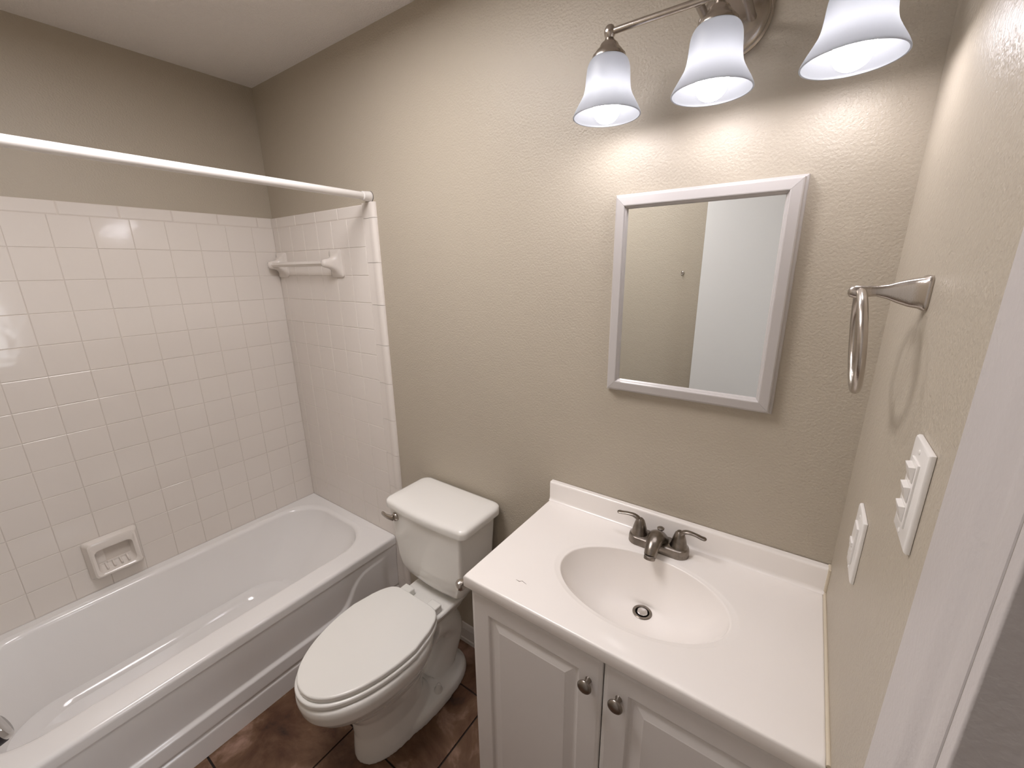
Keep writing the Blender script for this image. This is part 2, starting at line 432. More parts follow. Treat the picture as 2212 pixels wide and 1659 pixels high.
# ------------------------------------------------------------------ bathtub
def build_tub():
    t = thing('bathtub', 'white enamelled bathtub with a stepped front, set against the tiled walls', 'bathtub', (-0.246, -0.68, 0))
    x0, x1, ya, yb = XL+0.009, 0.108, YF+0.004, -0.009
    N = 128; RZ = ZTUB
    def rect_ring(a0, a1, b0, b1, z, r):
        pts = []
        q = N//4
        r = max(min(r, (a1-a0)/2-0.001, (b1-b0)/2-0.001), 0.0005)
        cs = [(a1-r, b1-r, 0), (a0+r, b1-r, PI/2), (a0+r, b0+r, PI), (a1-r, b0+r, 3*PI/2)]
        for cx, cy, s in cs:
            for i in range(q):
                th = s + (PI/2)*i/(q-1)
                pts.append(Vector((cx+r*math.cos(th), cy+r*math.sin(th), z)))
        return pts
    bm = bmesh.new()
    rings = []
    # outer lip (apron made separately, hangs under the rounded edge)
    rings.append(rect_ring(x0, x1-0.014, ya, yb, RZ-0.040, 0.001))
    rings.append(rect_ring(x0, x1, ya, yb, RZ-0.040, 0.001))
    rings.append(rect_ring(x0, x1, ya, yb, RZ-0.016, 0.001))
    for i in range(1, 7):
        th = PI/2*i/6; e = 0.014
        rings.append(rect_ring(x0, x1-e+e*math.cos(th), ya, yb, RZ-0.014+0.014*math.sin(th), 0.001))
    # inner edge
    IX0, IX1, IY0, IY1 = -0.535, 0.000, YF+0.085, -0.072
    R0 = 0.17
    def inner(dx0, dx1, dy0, dy1, z, r): rings.append(rect_ring(IX0+dx0, IX1-dx1, IY0+dy0, IY1-dy1, z, r))
    inner(-0.020, -0.020, -0.020, -0.020, RZ+0.0005, R0)
    for i in range(0, 7):
        th = PI/2*i/6; e = 0.020
        inner(-e+e*math.sin(th), -e+e*math.sin(th), -e+e*math.sin(th), -e+e*math.sin(th), RZ-e*(1-math.cos(th)), R0)
    for f in (0.15, 0.3, 0.45, 0.6, 0.72, 0.82, 0.9, 0.95):
        z = (RZ-0.02) - f*(RZ-0.02-0.085)
        k = f**1.15
        inner(0.045*k, 0.055*k, 0.05*k, 0.24*k**1.2, z, R0-0.03*k)
    zb, e = 0.065, 0.045
    for i in range(0, 7):
        th = PI/2*i/6
        o = e*math.sin(th)
        inner(0.045+o*0.9, 0.055+o*0.9, 0.05+o, 0.24+o*1.2, 0.085-0.028*(1-math.cos(PI/2-th))*0 - 0.025*(math.sin(th)**2), R0-0.035)
    inner(0.14, 0.15, 0.20, 0.36, 0.058, 0.11)
    loft(bm, rings, cap0=False, cap1=True)
    # closing wall underneath at the wall sides
    basin = obj('basin', bm, M['enamel'], t, smooth=True)
    # apron: stepped panel as a height field over (y, z)
    bm = bmesh.new()
    def curve_z(y):     # height of the step line as it runs along the front
        a = -y
        pts = [(0.0, 0.2925), (0.15, 0.291), (0.195, 0.285), (0.225, 0.268), (0.248, 0.244), (0.266, 0.212), (0.285, 0.184), (0.31, 0.164), (0.35, 0.156), (0.45, 0.155), (2, 0.158)]
        for (p, q), (p2, q2) in zip(pts, pts[1:]):
            if a <= p2: return q+(q2-q)*(a-p)/(p2-p)
        return 0.155
    ny, nz = 230, 120
    ys = [yb-(yb-ya)*i/ny for i in range(ny+1)]
    # signed distance to the polyline
    line = [(-0.075, 0.2925)] + [(y, curve_z(y)) for y in [-0.10-0.006*i for i in range(50)]] + [(-0.45, 0.155), (-1.4, 0.158)]
    def sd(y, z):
        best = 9
        for (a, b), (c, d) in zip(line, line[1:]):
            vx, vy = c-a, d-b; L = vx*vx+vy*vy
            tt = max(0, min(1, ((y-a)*vx+(z-b)*vy)/L))
            dd = math.hypot(y-a-tt*vx, z-b-tt*vy)
            best = min(best, dd)
        return best
    def sm(a, b, x):
        x = max(0, min(1, (x-a)/(b-a))); return x*x*(3-2*x)
    def off(y, z):
        top = x1-0.001
        d = sd(y, z); above = z > curve_z(y)
        sdist = d if above else -d
        ledge = sm(0.009, -0.006, sdist) if False else 1-sm(-0.008, 0.010, sdist)
        ledge *= sm(-0.060, -0.105, y) if True else 1
        v = top-0.012*(1-ledge) if y < -0.06 else top-0.012
        lean = 0.0015+0.0085*sm(RZ-0.035, 0.16, z)
        v = top-lean*(1-ledge)
        # tuck under the rim lip
        v = v + 0.0
        v = min(v, x1-0.0005)
        # toe strip groove
        g = math.exp(-((z-0.089)/0.006)**2)
        v -= 0.007*g
        if z < 0.086: v -= 0.001
        return v
    V = [[bm.verts.new((off(y, (RZ-0.030)*j/nz), y, (RZ-0.030)*j/nz)) for j in range(nz+1)] for y in ys]
    for i in range(ny):
        for j in range(nz):
            bm.faces.new((V[i][j], V[i][j+1], V[i+1][j+1], V[i+1][j]))
    # back skin so the panel has thickness
    B = [[bm.verts.new((x1-0.028, y, z)) for z in (0, RZ-0.030)] for y in (ys[0], ys[-1])]
    bm.faces.new((B[0][0], B[1][0], B[1][1], B[0][1]))
    bm.faces.new([V[i][0] for i in range(ny+1)] + [B[1][0], B[0][0]])
    bm.faces.new([V[i][nz] for i in range(ny+1)] + [B[1][1], B[0][1]])
    bm.faces.new([V[0][j] for j in range(nz+1)] + [B[0][1], B[0][0]])
    bm.faces.new([V[ny][j] for j in range(nz+1)] + [B[1][1], B[1][0]])
    obj('apron', bm, M['enamel'], t, smooth=True)
    # overflow plate at the far end, drain
    bm = bmesh.new(); c = Vector((-0.228, -1.220, 0.286)); ax = Vector((0, 1, 0.28)).normalized()
    lathe(bm, [(0.040, -0.03), (0.040, 0.012), (0.0385, 0.016), (0.034, 0.018), (0.010, 0.016), (0.002, 0.016)], c, ax, n=40)
    ov = obj('overflow_plate', bm, M['chrome'], t, smooth=True)
    bm = bmesh.new(); lathe(bm, [(0.0425, -0.03), (0.0425, 0.002), (0.0415, 0.0035), (0.039, 0.0035)], c, ax, n=40)
    obj('gasket', bm, M['dark'], ov, smooth=True)
    bm = bmesh.new(); lathe(bm, [(0.026, 0), (0.026, 0.003), (0.018, 0.004), (0.016, 0.001)], (-0.25, -1.06, 0.0575), (0, 0, 1)); obj('drain', bm, M['chrome'], t, smooth=True)
build_tub()

# ------------------------------------------------------------------ soap dish, tile towel bar, shower rod
def build_soap():
    t = thing('soap_dish', 'white ceramic soap dish set into the tiled wall above the tub', 'soap dish', (XL, -0.838, SZ[0]))
    a, b, z0, z1 = SX[0], SX[1], SZ[0], SZ[1]
    bm = bmesh.new()
    # outer ring to a recessed opening, built as rings (u=-y, v=z, h=x)
    def rr(u0, u1, v0, v1, h, r=0.012, n=6, hb=None):
        pts = []
        for cx, cy, s in ((u1-r, v1-r, 0), (u0+r, v1-r, PI/2), (u0+r, v0+r, PI), (u1-r, v0+r, 3*PI/2)):
            for i in range(n):
                th = s+PI/2*i/(n-1)
                v = cy+r*math.sin(th)
                hh = h if hb is None else hb + (h-hb)*((v-v0)/(v1-v0))
                pts.append(TL(cx+r*math.cos(th), v, hh))
        return pts
    rings = [rr(a, b, z0, z1, 0.0), rr(a, b, z0, z1, 0.012), rr(a+0.003, b-0.003, z0+0.003, z1-0.003, 0.018),
             rr(a+0.012, b-0.012, z0+0.016, z1-0.006, 0.036, hb=0.052), rr(a+0.018, b-0.018, z0+0.022, z1-0.014, 0.040, hb=0.056),
             rr(a+0.026, b-0.026, z0+0.030, z1-0.040, 0.036, hb=0.050, r=0.016), rr(a+0.030, b-0.030, z0+0.036, z1-0.044, 0.006, hb=0.030, r=0.016),
             rr(a+0.034, b-0.034, z0+0.044, z1-0.050, 0.004, hb=0.006, r=0.016)]
    loft(bm, rings)
    obj('dish_body', bm, M['tile'], t, smooth=True)
    for i in range(4):
        u = a+0.050+i*0.0215
        bm = bmesh.new()
        sweep(bm, [TL(u, z0+0.040, 0.046), TL(u, z0+0.044, 0.030), TL(u, z0+0.050, 0.012)], 0.0032, n=8)
        obj('rib', bm, M['tile'], t, smooth=True)
build_soap()

def build_tile_bar():
    t = thing('ceramic_towel_bar', 'white ceramic towel bar between two flared posts on the tiled end wall', 'towel bar', (-0.32, 0, 1.56))
    zc = 1.615
    for xc in (-0.546, -0.098):
        bm = bmesh.new()
        def R(w, h, y, n=5): return [Vector((xc+w*math.copysign(abs(math.cos(q))**(2/n), math.cos(q)), -y, zc+h*math.copysign(abs(math.sin(q))**(2/n), math.sin(q)))) for q in [2*PI*i/48 for i in range(48)]]
        prof = [(0.044, 0.057, TT-0.002, 9), (0.044, 0.057, 0.014, 9), (0.042, 0.055, 0.0165, 9), (0.034, 0.044, 0.020, 5), (0.025, 0.030, 0.030, 3.5), (0.019, 0.022, 0.044, 3), (0.0165, 0.0185, 0.058, 2.4), (0.0155, 0.017, 0.068, 2.2), (0.012, 0.013, 0.076, 2.1), (0.005, 0.005, 0.080, 2)]
        loft(bm, [R(w, h, y, n) for w, h, y, n in prof])
        obj('post', bm, M['tile'], t, smooth=True)
    bm = bmesh.new()
    s = 0.0115
    sq = [(s, 0), (0, s), (-s, 0), (0, -s)]
    loft(bm, [[Vector((x, -0.062+a, zc+b)) for a, b in sq] for x in (-0.540, -0.104)])
    obj('bar', bm, M['tile'], t, bevel=0.0015, angle=30)
build_tile_bar()

def build_rod():
    t = thing('shower_rod', 'white shower curtain rod spanning above the tub from wall to wall', 'curtain rod', (0.150, YF/2, 1.852))
    bm = bmesh.new(); sweep(bm, [(0.150, -0.010, 1.851), (0.150, YF+0.010, 1.853)], 0.0130, n=32); obj('rod', bm, M['rod'], t, smooth=True)
    for y, s in ((-0.0, -1), (YF, 1)):
        bm = bmesh.new(); lathe(bm, [(0.0185, 0.0002), (0.0190, 0.003), (0.0180, 0.010), (0.0165, 0.026), (0.0160, 0.034), (0.0130, 0.036)], (0.150, y, 1.851 if y > -0.5 else 1.853), (0, s, 0)); obj('end_cap', bm, M['rod'], t, smooth=True)
    bm = bmesh.new(); lathe(bm, [(0.0196, 0.0001), (0.0196, 0.0016), (0.017, 0.0018)], (0.150, 0, 1.851), (0, -1, 0)); obj('rubber_pad', bm, M['dark'], t, smooth=True)
build_rod()

# ------------------------------------------------------------------ toilet
def build_toilet():
    cx = 0.545
    t = thing('toilet', 'white two-piece toilet with its lid down, between tub and vanity', 'toilet', (cx, -0.33, 0))
    # bowl and pedestal
    bm = bmesh.new()
    secs = [(0.000, 0.092, -0.40, 0.16, 0.165), (0.035, 0.090, -0.40, 0.15, 0.163), (0.10, 0.078, -0.41, 0.12, 0.148),
            (0.17, 0.080, -0.41, 0.12, 0.152), (0.22, 0.096, -0.41, 0.13, 0.182), (0.27, 0.122, -0.42, 0.14, 0.217), (0.31, 0.147, -0.43, 0.155, 0.248),
            (0.345, 0.163, -0.43, 0.17, 0.270), (0.375, 0.168, -0.43, 0.175, 0.275), (0.392, 0.166, -0.43, 0.174, 0.273), (0.398, 0.160, -0.43, 0.170, 0.266)]
    loft(bm, [sring(cx-0.004, cy, z, a, bb, 2.2, 64, bf, 2.15) for z, a, cy, bb, bf in secs])
    # deck that carries the tank
    rings = []
    for z, a, y0, y1 in ((0.30, 0.055, -0.055, -0.30), (0.34, 0.075, -0.045, -0.31), (0.37, 0.098, -0.04, -0.33), (0.392, 0.108, -0.038, -0.34), (0.400, 0.104, -0.042, -0.34)):
        c = (y0+y1)/2; h = (y0-y1)/2
        rings.append(sring(cx-0.004, c, z, a, h, 4, 64))
    loft(bm, rings)
    # trapway bulge going down the back
    path = smooth_path([(cx-0.004, -0.24, 0.30, 0.080, 0.09), (cx-0.004, -0.17, 0.27, 0.072, 0.075), (cx-0.004, -0.125, 0.20, 0.064, 0.06), (cx-0.004, -0.15, 0.11, 0.056, 0.06), (cx-0.004, -0.20, 0.03, 0.054, 0.07)], 6)
    sweep(bm, [p[:3] for p in path], [(p[3], p[4]) for p in path], n=32, up=None)
    # foot flange
    rings = [sring(cx-0.004, -0.27, z, a, b, 2.6, 64, bf) for z, a, b, bf in ((0.0, 0.108, 0.200, 0.20), (0.020, 0.108, 0.200, 0.20), (0.036, 0.104, 0.195, 0.195), (0.046, 0.094, 0.182, 0.185), (0.050, 0.06, 0.15, 0.17))]
    loft(bm, rings)
    remeshed('bowl', bm, M['porc'], t, 0.004, 7, 0.6)
    # lid and seat
    def plate(name, z0, z1, a, back, front, yc, mt, dome=0.004, fn=2.2, round_=0.006):
        bm = bmesh.new()
        def rg(s, z, N=96):
            out = []
            for i in range(N):
                q = 2*PI*i/N; c, sn = math.cos(q), math.sin(q)
                if sn >= 0:
                    v = abs(sn)**(2/7); k = 1-0.25*v**1.5      # narrows toward the hinge
                    x = a*math.copysign(abs(c)**(2/7), c)*k; y = back*v
                else:
                    x = a*math.copysign(abs(c)**(2/2.12), c); y = -front*abs(sn)**(2/2.02)
                L = math.hypot(x, y); f = max(0, (L-s)/L)
                out.append(Vector((cx-0.006+x*f, yc+y*f, z)))
            return out
        r = round_
        rings = [rg(r*0.7, z0), rg(0, z0+r*0.5)]
        for i in range(0, 6):
            th = PI/2*i/5
            rings.append(rg(r*(1-math.cos(th)), z1-r+r*math.sin(th)))
        for s in (0.02, 0.04, 0.07, 0.10, 0.13): rings.append(rg(s, z1+dome*(1-(1-s/0.14)**2)))
        loft(bm, rings)
        return obj(name, bm, mt, t, smooth=True)
    plate('seat', 0.401, 0.418, 0.166, 0.150, 0.288, -0.415, M['seat'])
    plate('lid', 0.4195, 0.438, 0.161, 0.150, 0.281, -0.413, M['seat'])
    for s in (-1, 1):
        bm = bmesh.new(); xx = cx-0.006+s*0.070
        vs = bx(bm, xx-0.024, xx+0.024, -0.264, -0.230, 0.400, 0.429)
        obj('hinge', bm, M['seat'], t, bevel=0.005, seg=3)
    # tank
    bm = bmesh.new()
    def tr(z, x0, x1, yb, yf, bow, r, N=28):
        """outline with a bowed front; corners of radius r"""
        pts = []; 
        def arc(cx_, cy_, s, e, rr):
            return [Vector((cx_+rr*math.cos(s+(e-s)*i/8), cy_+rr*math.sin(s+(e-s)*i/8), z)) for i in range(9)]
        rb = max(r, 0.018)*1.3
        pts += arc(x1-rb, yb-rb, 0, PI/2, rb) + arc(x0+rb, yb-rb, PI/2, PI, rb)
        pts += arc(x0+r, yf+r, PI, 3*PI/2, r)
        for i in range(1, 12):
            q = i/12; x = x0+r+(x1-x0-2*r)*q
            pts.append(Vector((x, yf-bow*math.sin(PI*q), z)))
        pts += arc(x1-r, yf+r, 3*PI/2, 2*PI, r)
        return pts
    rows_ = [(0.402, 0.480, 0.618, -0.045, -0.140, 0.002, 0.03), (0.409, 0.455, 0.643, -0.035, -0.165, 0.004, 0.03), (0.425, 0.425, 0.673, -0.028, -0.184, 0.006, 0.028),
             (0.450, 0.405, 0.693, -0.024, -0.197, 0.008, 0.022), (0.485, 0.392, 0.706, -0.022, -0.206, 0.009, 0.016), (0.530, 0.385, 0.713, -0.021, -0.210, 0.010, 0.013),
             (0.735, 0.366, 0.728, -0.018, -0.219, 0.011, 0.012)]
    loft(bm, [tr(z, a, b, c, d, e, r) for z, a, b, c, d, e, r in rows_])
    tk = obj('tank', bm, M['porc'], t, smooth=True)
    bm = bmesh.new()
    L = [(0.729, 0.364, 0.744, -0.014, -0.222, 0.010, 0.020), (0.731, 0.358, 0.750, -0.012, -0.228, 0.011, 0.024), (0.750, 0.354, 0.754, -0.011, -0.231, 0.012, 0.030),
         (0.758, 0.357, 0.751, -0.012, -0.228, 0.012, 0.026), (0.763, 0.362, 0.746, -0.016, -0.222, 0.012, 0.024), (0.766, 0.372, 0.736, -0.026, -0.211, 0.011, 0.022), (0.769, 0.40, 0.70, -0.06, -0.17, 0.008, 0.015)]
    loft(bm, [tr(z, a, b, c, d, e, r) for z, a, b, c, d, e, r in L])
    obj('tank_lid', bm, M['porc'], t, smooth=True)
    # flush lever
    bm = bmesh.new(); hx, hy, hz = 0.410, -0.222, 0.700
    lathe(bm, [(0.016, 0.0), (0.0165, 0.004), (0.014, 0.010), (0.008, 0.014)], (hx, hy+0.002, hz), (0, -1, 0), n=24)
    pth = smooth_path([(hx, hy-0.012, hz, 0.008, 0.012), (hx-0.014, hy-0.018, hz+0.002, 0.007, 0.0100), (hx-0.030, hy-0.022, hz+0.005, 0.0055, 0.0085), (hx-0.048, hy-0.020, hz+0.007, 0.0055, 0.009), (hx-0.053, hy-0.019, hz+0.007, 0.003, 0.005)], 5)
    sweep(bm, [p[:3] for p in pth], [(p[3], p[4]) for p in pth], n=16, up=(0, 0, 1))
    obj('flush_lever', bm, M['nickel'], t, smooth=True)['label'] = 'brushed nickel flush lever'
    # bolt caps
    for s in (-1, 1):
        bm = bmesh.new(); lathe(bm, [(0.016, 0), (0.016, 0.012), (0.010, 0.028), (0.008, 0.038), (0.004, 0.042)], (cx-0.004+s*0.074, -0.262, 0.040), (s*0.15, 0, 1), n=24)
        obj('bolt_cap', bm, M['seat'], t, smooth=True)
    # supply line
    bm = bmesh.new()
    pth = smooth_path([(0.675, -0.10, 0.43), (0.688, -0.10, 0.36), (0.715, -0.095, 0.30), (0.755, -0.08, 0.24), (0.77, -0.05, 0.20)], 6)
    sweep(bm, pth, 0.0045, n=10); obj('supply_line', bm, M['white'], t, smooth=True)
build_toilet()
bm = bmesh.new()
lathe(bm, [(0.024, 0), (0.024, 0.003), (0.008, 0.006), (0.008, 0.036), (0.012, 0.038), (0.012, 0.060), (0.006, 0.062)], (0.77, 0, 0.18), (0, -1, 0), n=24)
lathe(bm, [(0.006, 0), (0.006, 0.03)], (0.77, -0.05, 0.18), (0, 0, 1), n=16)
tag(obj('shutoff_valve', bm, M['chrome'], smooth=True), 'chrome water shutoff valve on the beige wall behind the toilet', 'valve')

# ------------------------------------------------------------------ vanity cabinet
ZT = 0.8528; CX0, CX1 = 0.9525, XR-0.004; YC = -0.447
def build_vanity():
    t = thing('vanity_cabinet', 'white two-door vanity cabinet with raised panels under the sink top', 'cabinet', (1.32, -0.22, 0))
    x0, x1, yf = 0.966, XR-0.006, -0.418
    bm = bmesh.new()
    bx(bm, x0, x0+0.015, yf, -0.002, 0, 0.8195); bx(bm, x1-0.015, x1, yf, -0.002, 0, 0.8195)
    bx(bm, x0+0.015, x1-0.015, yf, yf+0.016, 0.785, 0.8195); bx(bm, x0+0.015, x1-0.015, yf, yf+0.016, 0.09, 0.125)
    bx(bm, x0+0.015, x1-0.015, yf+0.05, yf+0.062, 0, 0.09); bx(bm, x0+0.015, x1-0.015, -0.4, -0.002, 0.09, 0.105)
    bx(bm, x0+0.015, x1-0.015, -0.012, -0.002, 0.105, 0.8195)
    obj('body', bm, M['cab'], t, bevel=0.001)
    def door(a, b):
        z0, z1 = 0.115, 0.812
        prof = [(0.0, 0.0), (0.0, 0.0145), (0.002, 0.0165), (0.006, 0.0172), (0.009, 0.0180), (0.052, 0.0180), (0.0545, 0.0165), (0.058, 0.0125), (0.061, 0.0115), (0.064, 0.0115),
                (0.068, 0.0125), (0.084, 0.0172), (0.086, 0.0180)]
        bm = bmesh.new(); y = yf-0.0005
        loft(bm, [[Vector((a+i, y-d, z0+i)), Vector((b-i, y-d, z0+i)), Vector((b-i, y-d, z1-i)), Vector((a+i, y-d, z1-i))] for i, d in prof])
        return obj('door', bm, M['cab'], t, smooth=False)
    d1 = door(x0+0.001, 1.3195); d2 = door(1.3225, x1-0.001)
    for d, kx, kz in ((d1, 1.2890, 0.7440), (d2, 1.3560, 0.7405)):
        bm = bmesh.new()
        lathe(bm, [(0.0075, 0), (0.006, 0.004), (0.0055, 0.012), (0.0085, 0.015), (0.0150, 0.018), (0.0158, 0.0205), (0.0145, 0.0235), (0.010, 0.026), (0.004, 0.027)], (kx, yf-0.018, kz), (0, -1, 0), n=32)
        obj('knob', bm, M['knob'], d, smooth=True)['label'] = 'round nickel door knob'
build_vanity()

def build_top():
    t = thing('sink_countertop', 'cream one-piece sink countertop with oval basin and backsplash, on the white cabinet', 'countertop', (1.32, -0.22, 0.82))
    bm = bmesh.new()
    ecx, ecy, ea, eb = 1.322, -0.243, 0.196, 0.127
    x0, x1, y0, y1 = CX0, CX1, YC, -0.021
    corners = [math.atan2(y-ecy, x-ecx) % (2*PI) for x in (x0, x1) for y in (y0, y1)]
    N = 144; ang = [2*PI*i/N for i in range(N)]
    for c in corners:
        i = min(range(N), key=lambda k: min(abs(ang[k]-c), 2*PI-abs(ang[k]-c))); ang[i] = c
    def border(th, ins=0.0):
        dx, dy = math.cos(th), math.sin(th); s = 9
        if dx > 1e-9: s = min(s, (x1-ins-ecx)/dx)
        if dx < -1e-9: s = min(s, (x0+ins-ecx)/dx)
        if dy > 1e-9: s = min(s, (y1-ins*0-ecy)/dy)
        if dy < -1e-9: s = min(s, (y0+ins-ecy)/dy)
        return Vector((ecx+dx*s, ecy+dy*s, 0))
    def ell(th, k):
        dx, dy = math.cos(th), math.sin(th); s = k/math.sqrt((dx/ea)**2+(dy/eb)**2)
        return Vector((ecx+dx*s, ecy+dy*s, 0))
    D = 0.128
    dcx, dcy = 1.3185, -0.176   # drain, behind the middle
    rings = []
    def depth(r): return -D*(1-r**2.6)**0.85 if r < 1 else 0
    ks = [0.0, ] 
    rr = [0.105, 0.16, 0.24, 0.32, 0.40, 0.48, 0.56, 0.63, 0.70, 0.76, 0.81, 0.855, 0.895, 0.925, 0.95, 0.968, 0.981, 0.990, 0.996]
    for k in rr:
        shift = (1-k)
        ring = []
        for th in ang:
            p = ell(th, k); z = ZT+depth(k)
            # the basin runs deeper toward the drain at the back
            p.x += (dcx-ecx)*shift; p.y += (dcy-ecy)*shift
            rnd = 1.0
            if k < 0.42:
                cr_ = 0.0235+(k-0.105)*0.08; w_ = (k-0.105)/0.315
                p = Vector((dcx+cr_*math.cos(th), dcy+cr_*math.sin(th), 0)).lerp(p, w_)
            p.z = z; ring.append(p)
        rings.append(ring)
    for k, dz in ((1.001, -0.0012), (1.008, -0.0003), (1.02, 0.0), (1.06, 0.0001), (1.075, 0.0012), (1.10, 0.0016)):
        ring = []
        for th in ang:
            p = ell(th, k); b = border(th, 0.004)
            if (p-Vector((ecx, ecy, 0))).length > (b-Vector((ecx, ecy, 0))).length*0.97: p = Vector((ecx, ecy, 0)).lerp(b, 0.97)
            p.z = ZT+dz; ring.append(p)
        rings.append(ring)
    for f in (0.5, 1.0):
        rings.append([(lambda p, b: Vector((p.x+(b.x-p.x)*f, p.y+(b.y-p.y)*f, ZT+0.0016)))(rings[24][i], border(ang[i], 0.005)) for i in range(N)])
    for ins, dz in ((0.0025, 0.0011), (0.0008, -0.0008), (0.0, -0.004), (0.0, -0.029), (0.0015, -0.0315), (0.004, -0.0325)):
        rings.append([(lambda b: Vector((b.x, b.y, ZT+dz)))(border(th, ins)) for th in ang])
    loft(bm, rings, cap0=False, cap1=False)
    obj('counter', bm, M['top'], t, smooth=True)
    # drain hole collar below
    bm = bmesh.new()
    # backsplash with a cove at its foot
    prof = [(-0.002, ZT-0.032), (-0.022, ZT-0.032), (-0.022, ZT+0.0015), (-0.0285, ZT+0.0018), (-0.0245, ZT+0.0035), (-0.0222, ZT+0.007), (-0.0212, ZT+0.012), (-0.0205, ZT+0.060), (-0.0195, ZT+0.0635), (-0.017, ZT+0.0655), (-0.006, ZT+0.0655), (-0.002, ZT+0.0650)]
    prof = prof[:2]+prof[2:]
    xs = [(CX0+0.0, 0.97), (CX0+0.002, 1), (CX1-0.003, 1), (CX1, 1)]
    loft(bm, [[Vector((x, y, z)) for y, z in prof] for x, s in xs])
    obj('backsplash', bm, M['top'], t, smooth=True, bevel=0)
    bm = bmesh.new(); c = (dcx, dcy, ZT-D)
    lathe(bm, [(0.0165, -0.030), (0.0168, 0.0005), (0.0176, 0.0020), (0.0230, 0.0026), (0.0243, 0.0016), (0.0245, -0.003)], (dcx, dcy, ZT+depth(0.105)), (0, 0, 1), n=48, cap0=True, cap1=False)
    dr = obj('drain_ring', bm, M['faucet'], t, smooth=True)
    bm = bmesh.new(); lathe(bm, [(0.006, -0.02), (0.0065, -0.003), (0.0130, -0.001), (0.0135, 0.0015), (0.0120, 0.0035), (0.004, 0.0045)], (dcx, dcy+0.0015, ZT+depth(0.105)), (0, 0, 1), n=32)
    obj('stopper', bm, M['chrome'], dr, smooth=True)
    bm = bmesh.new(); lathe(bm, [(0.0164, 0), (0.0164, 0.001)], (dcx, dcy, ZT+depth(0.105)-0.024), (0, 0, 1), n=32)
    obj('drain_hole', bm, M['dark'], dr, smooth=True)
    # a grey scuff on the deck
    bm = bmesh.new(); zs = ZT+0.00165
    sweep(bm, [(1.0697, -0.3855, zs), (1.0797, -0.3862, zs), (1.0844, -0.3811, zs), (1.0987, -0.3844, zs)], [(0.0005, 0.0002), (0.0014, 0.0002), (0.0010, 0.0002), (0.0005, 0.0002)], n=8, up=(0, 0, 1))
    obj('scuff_mark', bm, M['scuff'], t)['label'] = 'small grey scuff on the counter'
    # caulk along the right wall
    bm = bmesh.new()
    sweep(bm, [(XR-0.002, YC+0.004, ZT+0.001), (XR-0.002, -0.30, ZT+0.0015), (XR-0.002, -0.022, ZT+0.001), (XR-0.002, -0.021, ZT+0.064), (XR-0.002, -0.002, ZT+0.0645)], 0.0036, n=10)
    obj('caulk_bead', bm, M['caulk'], t, smooth=True)['label'] = 'yellowed caulk bead'
build_top()

def build_faucet():
    fx, fy, fz = 1.3155, -0.066, ZT+0.0016
    t = thing('faucet', 'worn nickel two-handle faucet at the back of the sink top', 'faucet', (fx, fy, fz))
    bm = bmesh.new()
    def st(z, a, b): return [Vector((fx+max(-0.051, min(0.051, 0))*0+math.copysign(0.052, math.cos(q))*(1 if abs(math.cos(q)) > 1e-6 else 0)+a*math.cos(q), fy+b*math.sin(q), z)) for q in [2*PI*(i+0.5)/64 for i in range(64)]]
    loft(bm, [st(fz+0.0004, 0.0275, 0.029), st(fz+0.014, 0.027, 0.0285), st(fz+0.021, 0.0255, 0.027), st(fz+0.024, 0.022, 0.023)])
    obj('base', bm, M['faucet'], t, smooth=True)
    for s in (-1, 1):
        bm = bmesh.new(); hx = fx+s*0.052
        lathe(bm, [(0.0225, 0.020), (0.0225, 0.024), (0.0205, 0.027), (0.018, 0.040), (0.0145, 0.053), (0.0115, 0.062), (0.007, 0.067)], (hx, fy, fz), (0, 0, 1), n=32)
        pth = smooth_path([(hx+s*0.001, fy, fz+0.050, 0.010, 0.008), (hx+s*0.006, fy, fz+0.064, 0.0095, 0.006), (hx+s*0.018, fy-0.001, fz+0.0715, 0.0080, 0.0045), (hx+s*0.036, fy-0.002, fz+0.072, 0.0070, 0.0036),
                           (hx+s*0.052, fy-0.003, fz+0.0695, 0.0078, 0.0034), (hx+s*0.060, fy-0.003, fz+0.0690, 0.0075, 0.0034), (hx+s*0.064, fy-0.003, fz+0.0690, 0.003, 0.002)], 5)
        sweep(bm, [p[:3] for p in pth], [(p[3], p[4]) for p in pth], n=20, up=(0, 1, 0) if False else (0, 0, 1))
        obj('handle', bm, M['faucet'], t, smooth=True)
    bm = bmesh.new()
    pth = smooth_path([(fx, fy+0.008, fz+0.010, 0.028, 0.018), (fx, fy-0.001, fz+0.028, 0.0255, 0.019), (fx, fy-0.022, fz+0.041, 0.0225, 0.0175), (fx, fy-0.046, fz+0.040, 0.0190, 0.0150), (fx, fy-0.064, fz+0.029, 0.0165, 0.0135), (fx, fy-0.072, fz+0.018, 0.0150, 0.0135)], 6)
    sweep(bm, [p[:3] for p in pth], [(p[3], p[4]) for p in pth], n=28)
    obj('spout', bm, M['faucet'], t, smooth=True)
    bm = bmesh.new(); lathe(bm, [(0.0145, -0.002), (0.0136, 0.001), (0.0145, 0.002), (0.0140, 0.009), (0.011, 0.010)], (fx, fy-0.0725, fz+0.017), (0, -0.35, -1), n=28); obj('aerator', bm, M['faucet'], t, smooth=True)
    bm = bmesh.new(); lathe(bm, [(0.0032, 0.018), (0.0032, 0.040), (0.0048, 0.042), (0.0090, 0.046), (0.0094, 0.0490), (0.005, 0.0515)], (fx, fy+0.014, fz), (0, 0, 1), n=20); obj('lift_rod', bm, M['faucet'], t, smooth=True)
build_faucet()

